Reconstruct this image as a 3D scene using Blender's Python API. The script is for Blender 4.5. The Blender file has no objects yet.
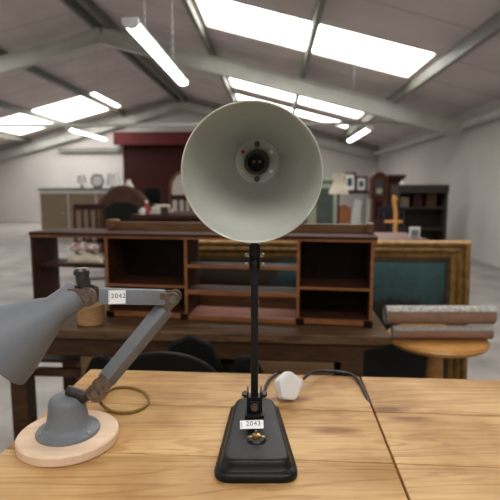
import bpy, bmesh, math, random
from mathutils import Vector, Matrix
R = math.radians
random.seed(5)
sc = bpy.context.scene
COL = sc.collection
F = 486.0; PITCH = R(7.4); CH = 1.25
CAM = Vector((0, 0, CH))
TZ = 0.80                                     # pine table top height

def ray(px, py):
    xr, yr = (px-250)/F, (250-py)/F
    c, s = math.cos(PITCH), math.sin(PITCH)
    return Vector((xr, c+yr*s, -s+yr*c))
def at(px, py, d):
    r = ray(px, py); return CAM + r*(d/r.y)
def on(px, py, z):
    r = ray(px, py); return CAM + r*((z-CH)/r.z)

# ------------------------------------------------------------------ materials
def _mat(name):
    m = bpy.data.materials.new(name); m.use_nodes = True
    nt = m.node_tree; b = nt.nodes['Principled BSDF']; b.inputs['Specular IOR Level'].default_value = .3
    return m, nt, b
def N(nt, t, **kw):
    n = nt.nodes.new(t)
    for k, v in kw.items():
        if k in n.inputs.keys(): n.inputs[k].default_value = v
        else: setattr(n, k, v)
    return n
def ramp(nt, stops):
    r = nt.nodes.new('ShaderNodeValToRGB')
    e = r.color_ramp.elements
    while len(e) < len(stops): e.new(0.5)
    for el, (p, c) in zip(e, stops):
        el.position = p; el.color = (*c, 1)
    return r
def plain(name, col, rough=.5, metal=0, var=.12, scale=20, bump=0, coat=0):
    m, nt, b = _mat(name)
    tc = N(nt, 'ShaderNodeTexCoord'); no = N(nt, 'ShaderNodeTexNoise', Scale=scale, Detail=5.0)
    nt.links.new(tc.outputs['Object'], no.inputs['Vector'])
    rp = ramp(nt, [(.3, tuple(c*(1-var) for c in col)), (.7, tuple(min(1, c*(1+var)) for c in col))])
    nt.links.new(no.outputs['Fac'], rp.inputs['Fac']); nt.links.new(rp.outputs['Color'], b.inputs['Base Color'])
    b.inputs['Roughness'].default_value = rough; b.inputs['Metallic'].default_value = metal
    b.inputs['Coat Weight'].default_value = coat
    if bump:
        bp = N(nt, 'ShaderNodeBump', Strength=bump, Distance=.002)
        n2 = N(nt, 'ShaderNodeTexNoise', Scale=scale*6, Detail=3.0)
        nt.links.new(tc.outputs['Object'], n2.inputs['Vector'])
        nt.links.new(n2.outputs['Fac'], bp.inputs['Height']); nt.links.new(bp.outputs['Normal'], b.inputs['Normal'])
    return m
def spec(k, v): M[k].node_tree.nodes['Principled BSDF'].inputs['Specular IOR Level'].default_value = v
def emit(name, col, s):
    m, nt, b = _mat(name)
    b.inputs['Base Color'].default_value = (*col, 1)
    b.inputs['Emission Color'].default_value = (*col, 1); b.inputs['Emission Strength'].default_value = s
    return m
def wood(name, dark, light, scale=(1.2, 16, 16), rough=.5, coat=0, amount=1.0):
    m, nt, b = _mat(name)
    tc = N(nt, 'ShaderNodeTexCoord'); mp = N(nt, 'ShaderNodeMapping'); mp.inputs['Scale'].default_value = scale
    nt.links.new(tc.outputs['Object'], mp.inputs['Vector'])
    no = N(nt, 'ShaderNodeTexNoise', Scale=3.0, Detail=7.0, Roughness=.6, Distortion=.6)
    nt.links.new(mp.outputs['Vector'], no.inputs['Vector'])
    rp = ramp(nt, [(.3, dark), (.68, light)])
    nt.links.new(no.outputs['Fac'], rp.inputs['Fac']); nt.links.new(rp.outputs['Color'], b.inputs['Base Color'])
    b.inputs['Roughness'].default_value = rough; b.inputs['Coat Weight'].default_value = coat
    return m
def pine_mat(name, off):
    """scrubbed pine boards: grain along X, every board its own shade, knots and worn dents"""
    m, nt, b = _mat(name); L = nt.links.new
    tc = N(nt, 'ShaderNodeTexCoord')
    sx = N(nt, 'ShaderNodeSeparateXYZ'); L(tc.outputs['Object'], sx.inputs[0])
    dv = N(nt, 'ShaderNodeMath', operation='DIVIDE'); L(sx.outputs['Y'], dv.inputs[0]); dv.inputs[1].default_value = .186
    fl = N(nt, 'ShaderNodeMath', operation='FLOOR'); L(dv.outputs[0], fl.inputs[0])
    wn = N(nt, 'ShaderNodeTexWhiteNoise', noise_dimensions='1D'); L(fl.outputs[0], wn.inputs['W'])
    # board offset so the grain does not run on from board to board
    mu = N(nt, 'ShaderNodeMath', operation='MULTIPLY'); L(wn.outputs['Value'], mu.inputs[0]); mu.inputs[1].default_value = 9+off
    cb = N(nt, 'ShaderNodeCombineXYZ'); L(mu.outputs[0], cb.inputs['X']); L(mu.outputs[0], cb.inputs['Z'])
    ad = N(nt, 'ShaderNodeVectorMath', operation='ADD'); L(tc.outputs['Object'], ad.inputs[0]); L(cb.outputs[0], ad.inputs[1])
    mp = N(nt, 'ShaderNodeMapping'); mp.inputs['Scale'].default_value = (1.3, 11, 11); L(ad.outputs[0], mp.inputs['Vector'])
    n1 = N(nt, 'ShaderNodeTexNoise', Scale=1.3, Detail=3.0, Distortion=.9); L(mp.outputs[0], n1.inputs['Vector'])
    m2 = N(nt, 'ShaderNodeMapping'); m2.inputs['Scale'].default_value = (3, 120, 60); L(ad.outputs[0], m2.inputs['Vector'])
    n2 = N(nt, 'ShaderNodeTexNoise', Scale=1.6, Detail=4.0); L(m2.outputs[0], n2.inputs['Vector'])
    # growth rings: sine of the stretched noise
    sn = N(nt, 'ShaderNodeMath', operation='MULTIPLY'); L(n1.outputs['Fac'], sn.inputs[0]); sn.inputs[1].default_value = 46
    si = N(nt, 'ShaderNodeMath', operation='SINE'); L(sn.outputs[0], si.inputs[0])
    mr = N(nt, 'ShaderNodeMapRange'); L(si.outputs[0], mr.inputs['Value'])
    mr.inputs['From Min'].default_value = .1; mr.inputs['From Max'].default_value = 1.0
    r1 = ramp(nt, [(0, (.62, .40, .18)), (1, (.40, .21, .075))]); L(mr.outputs[0], r1.inputs['Fac'])
    r2 = ramp(nt, [(.3, (.46, .27, .105)), (.7, (.71, .48, .225))]); L(n2.outputs['Fac'], r2.inputs['Fac'])
    mx = N(nt, 'ShaderNodeMix', data_type='RGBA'); mx.inputs[0].default_value = .5
    L(r1.outputs['Color'], mx.inputs[6]); L(r2.outputs['Color'], mx.inputs[7])
    # patchy wear
    n3 = N(nt, 'ShaderNodeTexNoise', Scale=7.0, Detail=4.0); L(ad.outputs[0], n3.inputs['Vector'])
    r3 = ramp(nt, [(.34, (.70, .60, .48)), (.62, (.98, .97, .95))]); L(n3.outputs['Fac'], r3.inputs['Fac'])
    my = N(nt, 'ShaderNodeMix', data_type='RGBA', blend_type='MULTIPLY'); my.inputs[0].default_value = 1
    L(mx.outputs[2], my.inputs[6]); L(r3.outputs['Color'], my.inputs[7])
    r4 = ramp(nt, [(0, (.86, .82, .78)), (1, (1.0, 1.0, 1.0))]); L(wn.outputs['Value'], r4.inputs['Fac'])
    mz = N(nt, 'ShaderNodeMix', data_type='RGBA', blend_type='MULTIPLY'); mz.inputs[0].default_value = 1
    L(my.outputs[2], mz.inputs[6]); L(r4.outputs['Color'], mz.inputs[7])
    # knots
    mk = N(nt, 'ShaderNodeMapping'); mk.inputs['Scale'].default_value = (1.7, 5.1, 1); L(ad.outputs[0], mk.inputs['Vector'])
    vo = N(nt, 'ShaderNodeTexVoronoi', Scale=1.0, voronoi_dimensions='2D'); L(mk.outputs[0], vo.inputs['Vector'])
    rk = ramp(nt, [(.035, (.30, .14, .05)), (.10, (1, 1, 1))]); L(vo.outputs['Distance'], rk.inputs['Fac'])
    mq = N(nt, 'ShaderNodeMix', data_type='RGBA', blend_type='MULTIPLY'); mq.inputs[0].default_value = .75
    L(mz.outputs[2], mq.inputs[6]); L(rk.outputs['Color'], mq.inputs[7])
    L(mq.outputs[2], b.inputs['Base Color'])
    b.inputs['Roughness'].default_value = .5
    bp = N(nt, 'ShaderNodeBump', Strength=.25, Distance=.001); L(n2.outputs['Fac'], bp.inputs['Height']); L(bp.outputs[0], b.inputs['Normal'])
    return m

M = {}
M['pine'] = pine_mat('scrubbed_pine', 0); M['pine_b'] = pine_mat('scrubbed_pine_pale', 3.3)
M['pine_leg'] = wood('pine_leg', (.38, .22, .09), (.55, .36, .17))
M['black'] = plain('black_enamel', (.008, .008, .009), .36, 0, .3, 60, .12)
M['black_cast'] = plain('black_cast_iron', (.007, .007, .0075), .32, 0, .3, 90, .3, .0)
M['rubber'] = plain('black_rubber', (.012, .012, .014), .38)
M['enamel_in'] = plain('pale_enamel', (.43, .45, .40), .34, 0, .05, 12, 0, .1)
M['rim'] = plain('bare_rim', (.55, .55, .50), .35, .3)
M['brass'] = plain('worn_brass', (.50, .33, .14), .32, .9, .3, 200)
M['bronze'] = plain('tarnished_steel', (.17, .125, .095), .4, .6, .35, 90)
M['steel'] = plain('steel', (.42, .40, .37), .3, .9, .2, 100)
M['dark_steel'] = plain('dark_steel', (.07, .065, .06), .35, .8, .2, 100)
M['bolt_steel'] = plain('bolt_steel', (.22, .20, .18), .35, .7, .2, 100)
M['socket'] = plain('brown_bakelite', (.03, .02, .015), .35)
M['white_tag'] = plain('paper_tag', (.82, .83, .84), .6, 0, .02)
M['ink'] = plain('print_ink', (.05, .05, .06), .7)
M['grey_paint'] = plain('grey_hammer_paint', (.155, .166, .183), .45, 0, .03, 120, .2)
M['disc'] = wood('pale_beech', (.62, .43, .29), (.76, .57, .42), (2, 12, 12), .55)
M['cord_brown'] = plain('ochre_braid', (.20, .125, .02), .5)
M['plug'] = plain('white_plastic', (.78, .77, .75), .35, 0, .02)
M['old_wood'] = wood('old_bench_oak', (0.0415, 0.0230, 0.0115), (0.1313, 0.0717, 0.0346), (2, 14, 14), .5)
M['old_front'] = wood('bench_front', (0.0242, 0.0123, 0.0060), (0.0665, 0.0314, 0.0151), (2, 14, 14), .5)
M['drawer'] = wood('bench_drawer', (.09, .047, .02), (.15, .08, .038), (2, 14, 14), .5)
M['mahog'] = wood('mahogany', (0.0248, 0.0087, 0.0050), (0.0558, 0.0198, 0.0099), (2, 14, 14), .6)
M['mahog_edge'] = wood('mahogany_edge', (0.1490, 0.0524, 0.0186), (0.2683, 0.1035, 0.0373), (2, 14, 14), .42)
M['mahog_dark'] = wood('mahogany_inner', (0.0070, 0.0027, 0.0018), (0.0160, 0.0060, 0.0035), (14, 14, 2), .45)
M['mahog_pink'] = wood('faded_mahogany', (0.0880, 0.0368, 0.0224), (0.1440, 0.0680, 0.0448), (2, 14, 14), .5)
M['rail'] = wood('gallery_oak', (.075, .033, .012), (.15, .072, .027), (2, 14, 14), .45)
M['faded'] = wood('faded_oak_panel', (0.1620, 0.0825, 0.0378), (0.3564, 0.1950, 0.1012), (2, 14, 14), .55)
M['floor_pink'] = wood('faded_pink_board', (.22, .085, .06), (.34, .16, .115), (2, 14, 14), .5)
M['gold'] = plain('old_gilt', (.22, .125, .035), .5, .25, .35, 30, .4)
M['gold_dark'] = plain('gilt_slip', (.06, .036, .013), .5, .2, .3, 30)
M['black_velvet'] = plain('black_hide', (.006, .0057, .005), .65, 0, .3, 40)
M['brown_hide'] = plain('brown_upholstery', (.07, .036, .023), .7, 0, .2, 8)
M['green_dark'] = plain('dark_green_fabric', (.012, .014, .011), .8)
M['cream'] = plain('cream_cloth', (.50, .44, .34), .85, 0, .12, 18, .4)
M['white_cloth'] = plain('white_cloth', (.66, .60, .56), .85, 0, .08, 18, .4)
M['beige'] = plain('beige_card', (.20, .15, .10), .8)
M['orange_pine'] = wood('orange_pine', (.36, .16, .04), (.52, .26, .07), (3, 10, 10), .42, .1)
M['basket'] = wood('turned_pine', (.28, .15, .06), (.42, .24, .11), (8, 8, 30), .5)
M['wall'] = plain('painted_blockwork', (.52, .49, .465), .85, 0, .05, 1.3)
M['steelwork'] = plain('grey_steelwork', (.52, .52, .475), .5, 0, .12, 3)
M['steel_dark'] = plain('olive_steelwork', (.20, .195, .165), .5, 0, .12, 3)
M['floor'] = plain('concrete', (.30, .28, .26), .7, 0, .25, 2.5)
M['skylight'] = emit('daylit_skylight', (1.0, .985, .955), 7.0)
M['tube'] = emit('fluorescent_diffuser', (1, .99, .97), 9.0)
M['fitting'] = plain('white_fitting', (.6, .6, .6), .4)
M['chain'] = plain('chain_steel', (.35, .34, .33), .4, .6)
M['green_paint'] = plain('sage_paint', (.27, .31, .24), .55, 0, .1, 6)
M['glass_dark'] = plain('cabinet_glass', (.06, .075, .065), .3, 0, .2, 4)
M['red_wood'] = wood('red_mahogany', (0.0624, 0.0166, 0.0104), (0.1352, 0.0374, 0.0229), (10, 10, 2), .4)
M['red_wood2'] = wood('dark_mahogany', (0.0210, 0.0072, 0.0054), (0.0450, 0.0156, 0.0108), (10, 10, 2), .4)
M['gold_wood'] = wood('golden_beech', (.50, .22, .045), (.66, .33, .08), (8, 8, 2), .42)
M['terracotta'] = plain('rust_leather', (.24, .085, .035), .5)
M['navy'] = plain('navy_paint', (.018, .021, .032), .5)
M['mirror'] = plain('mirror_glass', (.62, .57, .52), .25, .5, .05, 3)
M['white_paint'] = plain('white_paint', (.62, .61, .6), .6)
M['shelf_dark'] = plain('dark_shelf_wood', (.035, .027, .022), .6)
M['screen'] = plain('black_gloss', (.006, .006, .006), .5)
M['red'] = plain('red_label', (.30, .03, .03), .5)
M['shade_cream'] = plain('cream_silk', (.66, .58, .45), .8, 0, .06, 10)
M['shade_white'] = plain('white_paper_shade', (.85, .86, .84), .8, 0, .04, 10)

def striped(name, c0, c1, axis, freq, width, rough=.6):
    m, nt, b = _mat(name); L = nt.links.new
    tc = N(nt, 'ShaderNodeTexCoord'); sx = N(nt, 'ShaderNodeSeparateXYZ'); L(tc.outputs['Object'], sx.inputs[0])
    mu = N(nt, 'ShaderNodeMath', operation='MULTIPLY'); L(sx.outputs[axis], mu.inputs[0]); mu.inputs[1].default_value = freq
    fr = N(nt, 'ShaderNodeMath', operation='FRACT'); L(mu.outputs[0], fr.inputs[0])
    gt = N(nt, 'ShaderNodeMath', operation='GREATER_THAN'); L(fr.outputs[0], gt.inputs[0]); gt.inputs[1].default_value = width
    no = N(nt, 'ShaderNodeTexNoise', Scale=1.2, Detail=4.0); L(tc.outputs['Object'], no.inputs['Vector'])
    r = ramp(nt, [(.3, tuple(c*.9 for c in c0)), (.7, tuple(c*1.1 for c in c0))]); L(no.outputs['Fac'], r.inputs['Fac'])
    mx = N(nt, 'ShaderNodeMix', data_type='RGBA'); L(gt.outputs[0], mx.inputs[0])
    mx.inputs[6].default_value = (*c1, 1); L(r.outputs['Color'], mx.inputs[7])
    L(mx.outputs[2], b.inputs['Base Color']); b.inputs['Roughness'].default_value = rough
    return m
M['roof'] = striped('lined_roof_sheet', (.62, .555, .535), (.45, .40, .385), 'Y', .9, .04)
M['shutter'] = striped('red_shutter_slats', (.036, .0085, .007), (.022, .006, .005), 'Z', 9, .2)
M['shutter_box'] = plain('red_shutter_box', (.095, .018, .018), .5)

for k_, v_ in (('black_velvet', .08), ('black_cast', .22), ('screen', .12), ('old_front', .12), ('old_wood', .15), ('mahog', .18), ('mahog_dark', .1), ('brown_hide', .12), ('shutter', .1), ('shutter_box', .15), ('green_dark', .1), ('red_wood2', .15)): spec(k_, v_)
def painting_mat():
    m, nt, b = _mat('oil_landscape'); L = nt.links.new
    tc = N(nt, 'ShaderNodeTexCoord'); sx = N(nt, 'ShaderNodeSeparateXYZ'); L(tc.outputs['Object'], sx.inputs[0])
    no = N(nt, 'ShaderNodeTexNoise', Scale=6.5, Detail=5.0, Roughness=.65); L(tc.outputs['Object'], no.inputs['Vector'])
    mu = N(nt, 'ShaderNodeMath', operation='MULTIPLY_ADD'); L(no.outputs['Fac'], mu.inputs[0]); mu.inputs[1].default_value = -.42; mu.inputs[2].default_value = .21
    ad = N(nt, 'ShaderNodeMath', operation='ADD'); L(sx.outputs['Z'], ad.inputs[0]); L(mu.outputs[0], ad.inputs[1])
    mr = N(nt, 'ShaderNodeMapRange'); L(ad.outputs[0], mr.inputs['Value'])
    mr.inputs['From Min'].default_value = .60; mr.inputs['From Max'].default_value = .86
    r = ramp(nt, [(.0, (.010, .010, .009)), (.28, (.016, .016, .012)), (.40, (.022, .055, .058)), (.8, (.036, .095, .098)), (1, (.042, .105, .108))])
    L(mr.outputs[0], r.inputs['Fac'])
    # brown hillside left of the middle
    mp = N(nt, 'ShaderNodeMapping'); L(tc.outputs['Object'], mp.inputs['Vector'])
    mp.inputs['Location'].default_value = (.40*2.9, 0, -.80*4.2); mp.inputs['Scale'].default_value = (2.9, 0, 4.2)
    gr = N(nt, 'ShaderNodeTexGradient', gradient_type='SPHERICAL'); L(mp.outputs[0], gr.inputs['Vector'])
    ag = N(nt, 'ShaderNodeMath', operation='MULTIPLY_ADD'); L(no.outputs['Fac'], ag.inputs[0]); ag.inputs[1].default_value = .6; L(gr.outputs['Fac'], ag.inputs[2])
    rg = ramp(nt, [(.62, (0, 0, 0)), (.72, (1, 1, 1))]); L(ag.outputs[0], rg.inputs['Fac'])
    mx = N(nt, 'ShaderNodeMix', data_type='RGBA'); L(rg.outputs['Color'], mx.inputs[0]); L(r.outputs['Color'], mx.inputs[6])
    mx.inputs[7].default_value = (.045, .028, .016, 1)
    L(mx.outputs[2], b.inputs['Base Color']); b.inputs['Roughness'].default_value = .5
    return m
M['painting'] = painting_mat()
def rug_mat(name, a, b_, c, s):
    m, nt, b = _mat(name); L = nt.links.new
    tc = N(nt, 'ShaderNodeTexCoord')
    vo = N(nt, 'ShaderNodeTexVoronoi', Scale=s); L(tc.outputs['Object'], vo.inputs['Vector'])
    no = N(nt, 'ShaderNodeTexNoise', Scale=s*2.2, Detail=3.0); L(tc.outputs['Object'], no.inputs['Vector'])
    r1 = ramp(nt, [(.2, a), (.55, b_)]); L(vo.outputs['Distance'], r1.inputs['Fac'])
    r2 = ramp(nt, [(.42, (0, 0, 0)), (.58, (1, 1, 1))]); L(no.outputs['Fac'], r2.inputs['Fac'])
    mx = N(nt, 'ShaderNodeMix', data_type='RGBA'); L(r2.outputs['Color'], mx.inputs[0]); L(r1.outputs['Color'], mx.inputs[6]); mx.inputs[7].default_value = (*c, 1)
    L(mx.outputs[2], b.inputs['Base Color']); b.inputs['Roughness'].default_value = .9
    return m
M['rug'] = rug_mat('rug_pile', (.17, .16, .145), (.44, .42, .385), (.27, .255, .23), 55)
M['rug_grey'] = rug_mat('grey_rug_pile', (.26, .25, .23), (.45, .44, .41), (.34, .33, .31), 80)
M['rug_end'] = plain('rug_edge', (.26, .15, .10), .9)
M['pattern'] = rug_mat('floral_print', (.62, .56, .52), (.66, .61, .58), (.40, .22, .19), 22)

# ------------------------------------------------------------------ mesh building
ORIG = {}
class MB:
    def __init__(s, m=None): s.bm = bmesh.new(); s.M = m or Matrix.Identity(4)
    def _x(s, vs, mat=None):
        t = s.M @ mat if mat else s.M
        for v in vs: v.co = t @ v.co
    def box(s, c, size, rot=None, bevel=0, seg=2):
        r = bmesh.ops.create_cube(s.bm, size=1)['verts']
        for v in r: v.co = Vector((v.co.x*size[0], v.co.y*size[1], v.co.z*size[2]))
        vs = r
        if bevel:
            es = list({e for v in r for e in v.link_edges})
            g = bmesh.ops.bevel(s.bm, geom=es, offset=bevel, segments=seg, affect='EDGES', profile=.5)
            vs = list({v for f in g['faces'] for v in f.verts} | {v for v in r if v.is_valid})
            # collect the entire island
            st, seen = list(vs), set(vs)
            while st:
                a = st.pop()
                for e in a.link_edges:
                    o = e.other_vert(a)
                    if o not in seen: seen.add(o); st.append(o)
            vs = list(seen)
        m = Matrix.Translation(Vector(c))
        if rot is not None: m = m @ rot
        s._x(vs, m); return s
    def rings(s, rings, cap=True, closed=False):
        """skin a list of rings (each a list of points)"""
        vr = [[s.bm.verts.new(s.M @ Vector(p)) for p in r] for r in rings]
        n = len(vr[0]); k = len(vr)
        for i in range(k if closed else k-1):
            a, b = vr[i], vr[(i+1) % k]
            for j in range(n):
                s.bm.faces.new((a[j], a[(j+1) % n], b[(j+1) % n], b[j]))
        if cap and not closed:
            s.bm.faces.new(vr[0][::-1]); s.bm.faces.new(vr[-1])
        return s
    def tube(s, pts, r, n=10, closed=False, cap=True):
        pts = [Vector(p) for p in pts]; k = len(pts); rr = r if isinstance(r, (list, tuple)) else [r]*k
        out = []; ref = None
        for i, p in enumerate(pts):
            if closed: t = pts[(i+1) % k]-pts[i-1]
            else: t = pts[min(i+1, k-1)]-pts[max(i-1, 0)]
            t.normalize()
            if ref is None: ref = t.orthogonal().normalized()
            ref = (ref - t*ref.dot(t)).normalized(); bn = t.cross(ref)
            out.append([p + (ref*math.cos(2*math.pi*j/n)+bn*math.sin(2*math.pi*j/n))*rr[i] for j in range(n)])
        return s.rings(out, cap, closed)
    def cyl(s, a, b, r, r2=None, n=24): return s.tube([a, b], [r, r if r2 is None else r2], n)
    def lathe(s, prof, o, axis=(0, 0, 1), n=48, closed=False):
        """prof: (radius, height) list revolved about axis from o"""
        q = Vector((0, 0, 1)).rotation_difference(Vector(axis).normalized()).to_matrix().to_4x4()
        m = Matrix.Translation(Vector(o)) @ q
        rs = [[m @ Vector((max(r, 1e-4)*math.cos(2*math.pi*j/n), max(r, 1e-4)*math.sin(2*math.pi*j/n), h)) for j in range(n)] for r, h in prof]
        return s.rings(rs, not closed, closed)
    def prism(s, poly, m, depth):
        """poly in local XZ, extruded depth along +Y, placed by m"""
        a = [m @ Vector((x, 0, z)) for x, z in poly]; b = [m @ Vector((x, depth, z)) for x, z in poly]
        return s.rings([a, b])
    def bar(s, a, b, w, h, up=(0, 0, 1), bevel=.0):
        a, b = Vector(a), Vector(b); y = (b-a).normalized(); x = y.cross(Vector(up)).normalized(); z = x.cross(y)
        m = Matrix((x, y, z)).transposed().to_4x4(); L = (b-a).length
        return s.box((a+b)/2, (w, L, h), m, bevel)
    def build(s, name, mat, parent=None, loc=None, smooth=35, bevel=0):
        o0 = Vector(loc) if loc is not None else (ORIG[parent.name] if parent else Vector((0, 0, 0)))
        for v in s.bm.verts: v.co -= o0
        bmesh.ops.recalc_face_normals(s.bm, faces=s.bm.faces)
        me = bpy.data.meshes.new(name); s.bm.to_mesh(me); s.bm.free()
        me.materials.append(mat if not isinstance(mat, str) else M[mat])
        for p in me.polygons: p.use_smooth = True
        me.set_sharp_from_angle(angle=R(smooth))
        o = bpy.data.objects.new(name, me); COL.objects.link(o)
        if parent: o.parent = parent
        else: o.location = o0
        if bevel:
            bv = o.modifiers.new('bevel', 'BEVEL'); bv.width = bevel; bv.segments = 2; bv.limit_method = 'ANGLE'; bv.angle_limit = R(40)
        ORIG[o.name] = o0
        return o
def tag(o, label=None, cat=None, group=None, kind=None):
    for k, v in (('label', label), ('category', cat), ('group', group), ('kind', kind)):
        if v: o[k] = v
    return o
def thing(name, loc, label, cat, group=None):
    o = bpy.data.objects.new(name, None); COL.objects.link(o); o.location = loc; o.empty_display_size = .05
    ORIG[o.name] = Vector(loc); return tag(o, label, cat, group)
def struct(o): o['kind'] = 'structure'; return o
def T(c, deg=0): return Matrix.Translation(Vector(c)) @ Matrix.Rotation(R(deg), 4, 'Z')
def smooth_path(pts, n=8):
    pts = [Vector(p) for p in pts]; P = [pts[0]*2-pts[1]]+pts+[pts[-1]*2-pts[-2]]; out = []
    for i in range(1, len(P)-2):
        for k in range(n):
            t = k/n; a, b, c, d = P[i-1:i+3]
            out.append(.5*((2*b)+(c-a)*t+(2*a-5*b+4*c-d)*t*t+(3*b-a-3*c+d)*t**3))
    return out+[pts[-1]]
def hexprism(mb, a, b, r): mb.tube([a, b], r, 6); return mb
def rrect(w, h, r, n=6, taper=1.0):
    out = []
    for cx, cy, a0 in ((w/2-r, h/2-r, 0), (-w/2+r, h/2-r, 90), (-w/2+r, -h/2+r, 180), (w/2-r, -h/2+r, 270)):
        for k in range(n+1):
            a = R(a0+90*k/n); out.append((cx+r*math.cos(a), cy+r*math.sin(a)))
    return out
def text(name, s, size, mtx, parent, mat='ink'):
    c = bpy.data.curves.new(name, 'FONT'); c.body = s; c.size = size; c.align_x = 'CENTER'; c.align_y = 'CENTER'; c.extrude = .00015; c.space_character = 1.12
    c.materials.append(M[mat]); o = bpy.data.objects.new(name, c); COL.objects.link(o); o.parent = parent
    dg = bpy.context.evaluated_depsgraph_get(); me = bpy.data.meshes.new_from_object(o.evaluated_get(dg)); bpy.data.objects.remove(o)
    me.transform(Matrix.Translation(-ORIG[parent.name]) @ mtx); o = bpy.data.objects.new(name, me); COL.objects.link(o); o.parent = parent; return o

# ------------------------------------------------------------------ building shell (axis turned a little to the right)
BA = 2.9
BM = Matrix.Rotation(R(-BA), 4, 'Z')
def W(v, d, z): return BM @ Vector((v, d, z))
def PW(px, d):                                    # lateral building coordinate of a pixel column at distance d
    r = ray(px, 187); p = BM.inverted() @ Vector((r.x, r.y, 0)); return p.x*d/p.y
VR, VE, VL = -3.2, 3.5, -9.9; ZR = 4.35; SL = .26; D0, D1 = -7.0, 17.0
def roofz(v): return ZR - SL*abs(v-VR)
m = MB(BM); m.box(((VE+VL)/2, 5, -.05), (VE-VL+.4, 24.4, .1)); struct(m.build('floor', 'floor'))
m = MB(BM); m.prism([(VL-.2, 0), (VE+.2, 0), (VE+.2, roofz(VE)), (VR, ZR+.02), (VL-.2, roofz(VL))], Matrix.Translation((0, D1, 0)), .2); struct(m.build('wall_far', 'wall'))
m = MB(BM); m.prism([(VL-.2, 0), (VE+.2, 0), (VE+.2, roofz(VE)), (VR, ZR+.02), (VL-.2, roofz(VL))], Matrix.Translation((0, D0-.2, 0)), .2); struct(m.build('wall_back', 'wall'))
m = MB(BM); m.box((VE+.1, 5, roofz(VE)/2), (.2, 24, roofz(VE))); struct(m.build('wall_right', 'wall'))
m = MB(BM); m.box((VL-.1, 5, roofz(VL)/2), (.2, 24, roofz(VL))); struct(m.build('wall_left', 'wall'))
# roof sheets with openings for the skylights (u from the ridge)
SKY = [(-5.2, -3.9), (-1.6, -.3), (2.4, 3.7), (6.75, 8.15), (11.7, 12.9), (13.9, 14.9)]
U0, U1, UM = 2.1, 5.3, 6.9
ang = math.atan(SL)
def slab(mb, side, u0, u1, d0, d1, t=.06, lift=0):
    pts = []
    for z in (lift, lift+t):
        pts.append([(VR+side*u0, d0, ZR-SL*u0+z), (VR+side*u1, d0, ZR-SL*u1+z), (VR+side*u1, d1, ZR-SL*u1+z), (VR+side*u0, d1, ZR-SL*u0+z)])
    mb.rings(pts)
SKYL = SKY[:4]+[(13.8, 16.2)]
for side, nm in ((1, 'ceiling_right'), (-1, 'ceiling_left')):
    m = MB(BM)
    u0_ = U0 if side > 0 else 1.85
    slab(m, side, 0, u0_, D0-.2, D1+.2); slab(m, side, U1, UM, D0-.2, D1+.2)
    ds = [D0-.2]+[x for p in (SKY if side > 0 else SKYL) for x in p]+[D1+.2]
    for i in range(0, len(ds), 2): slab(m, side, u0_, U1, ds[i], ds[i+1])
    struct(m.build(nm, 'roof'))
k = 0
for side in (1, -1):
    for d0, d1 in (SKY if side > 0 else SKYL):
        k += 1; m = MB(BM); slab(m, side, U0 if side > 0 else 1.85, U1, d0, d1, .02, .03); struct(m.build('window_%d' % k, 'skylight'))
# steelwork
k = 0
def beam(a, b, w, h, mat='steelwork'):
    global k
    k += 1; m = MB(); m.bar(a, b, w, h); return struct(m.build('trim_%d' % k, mat))
def ibeam(a, b, w, h, mat='steelwork'):
    global k
    k += 1; a, b = Vector(a), Vector(b); up = Vector((0, 0, 1)); y = (b-a).normalized(); x = y.cross(up).normalized(); z = x.cross(y)
    m = MB(); m.bar(a, b, .012, h); m.bar(a+z*h/2, b+z*h/2, w, .014); m.bar(a-z*h/2, b-z*h/2, w, .014)
    return struct(m.build('trim_%d' % k, mat))
for d in (.6, 9.2, 16.85):
    for side, ve in ((1, VE), (-1, VL)):
        o = .35
        ibeam(W(VR, d, ZR-o), W(ve-side*.12, d, roofz(ve)-o+.02), .15, .26)
        beam(W(ve-side*.12, d, 0), W(ve-side*.12, d, roofz(ve)-.1), .14, .22)
for u in (2.0, 3.7, 5.4):
    for side in (1, -1):
        beam(W(VR+side*u, D0, ZR-SL*u-.085), W(VR+side*u, D1, ZR-SL*u-.085), .07, .16, 'steel_dark')
for s in (-.13, .13): beam(W(VR+s, D0, ZR-.14), W(VR+s, D1, ZR-.14), .07, .16, 'steel_dark')
m = MB(); m.cyl(W(VL, 10, 2.50), W(VE, 10, 2.50), .038); k += 1; struct(m.build('trim_%d' % k, 'steelwork'))
m = MB(); m.cyl(W(VE-.12, D0, 2.36), W(VE-.12, D1, 2.36), .07); k += 1; struct(m.build('trim_%d' % k, 'steelwork'))
beam(W(PW(60, 16.9), 16.9, 2.52), W(PW(121, 16.9), 16.9, 2.52), .10, .14, 'steel_dark')
beam(W(PW(122, 16.85), 16.85, 0), W(PW(122, 16.85), 16.85, 3.5), .14, .14, 'steelwork')
beam(W(PW(235, 16.85), 16.85, 3.0), W(PW(235, 16.85), 16.85, 3.75), .12, .12, 'steelwork')
beam(W(VE-.06, 14.2, 0), W(VE-.06, 14.2, 2.5), .10, .14, 'steel_dark')
# roller shutter = door in the far wall
x0, x1 = PW(124, 16.9), PW(292, 16.9)
m = MB(BM); m.box(((x0+x1)/2, 16.93, 1.36), (x1-x0, .08, 2.72))
dr = struct(m.build('door_1', 'shutter'))
m = MB(BM); m.box(((x0+x1)/2-.08, 16.72, 2.88), (x1-x0+.25, .34, .42)); m.build('shutter_box', 'shutter_box', dr)

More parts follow.
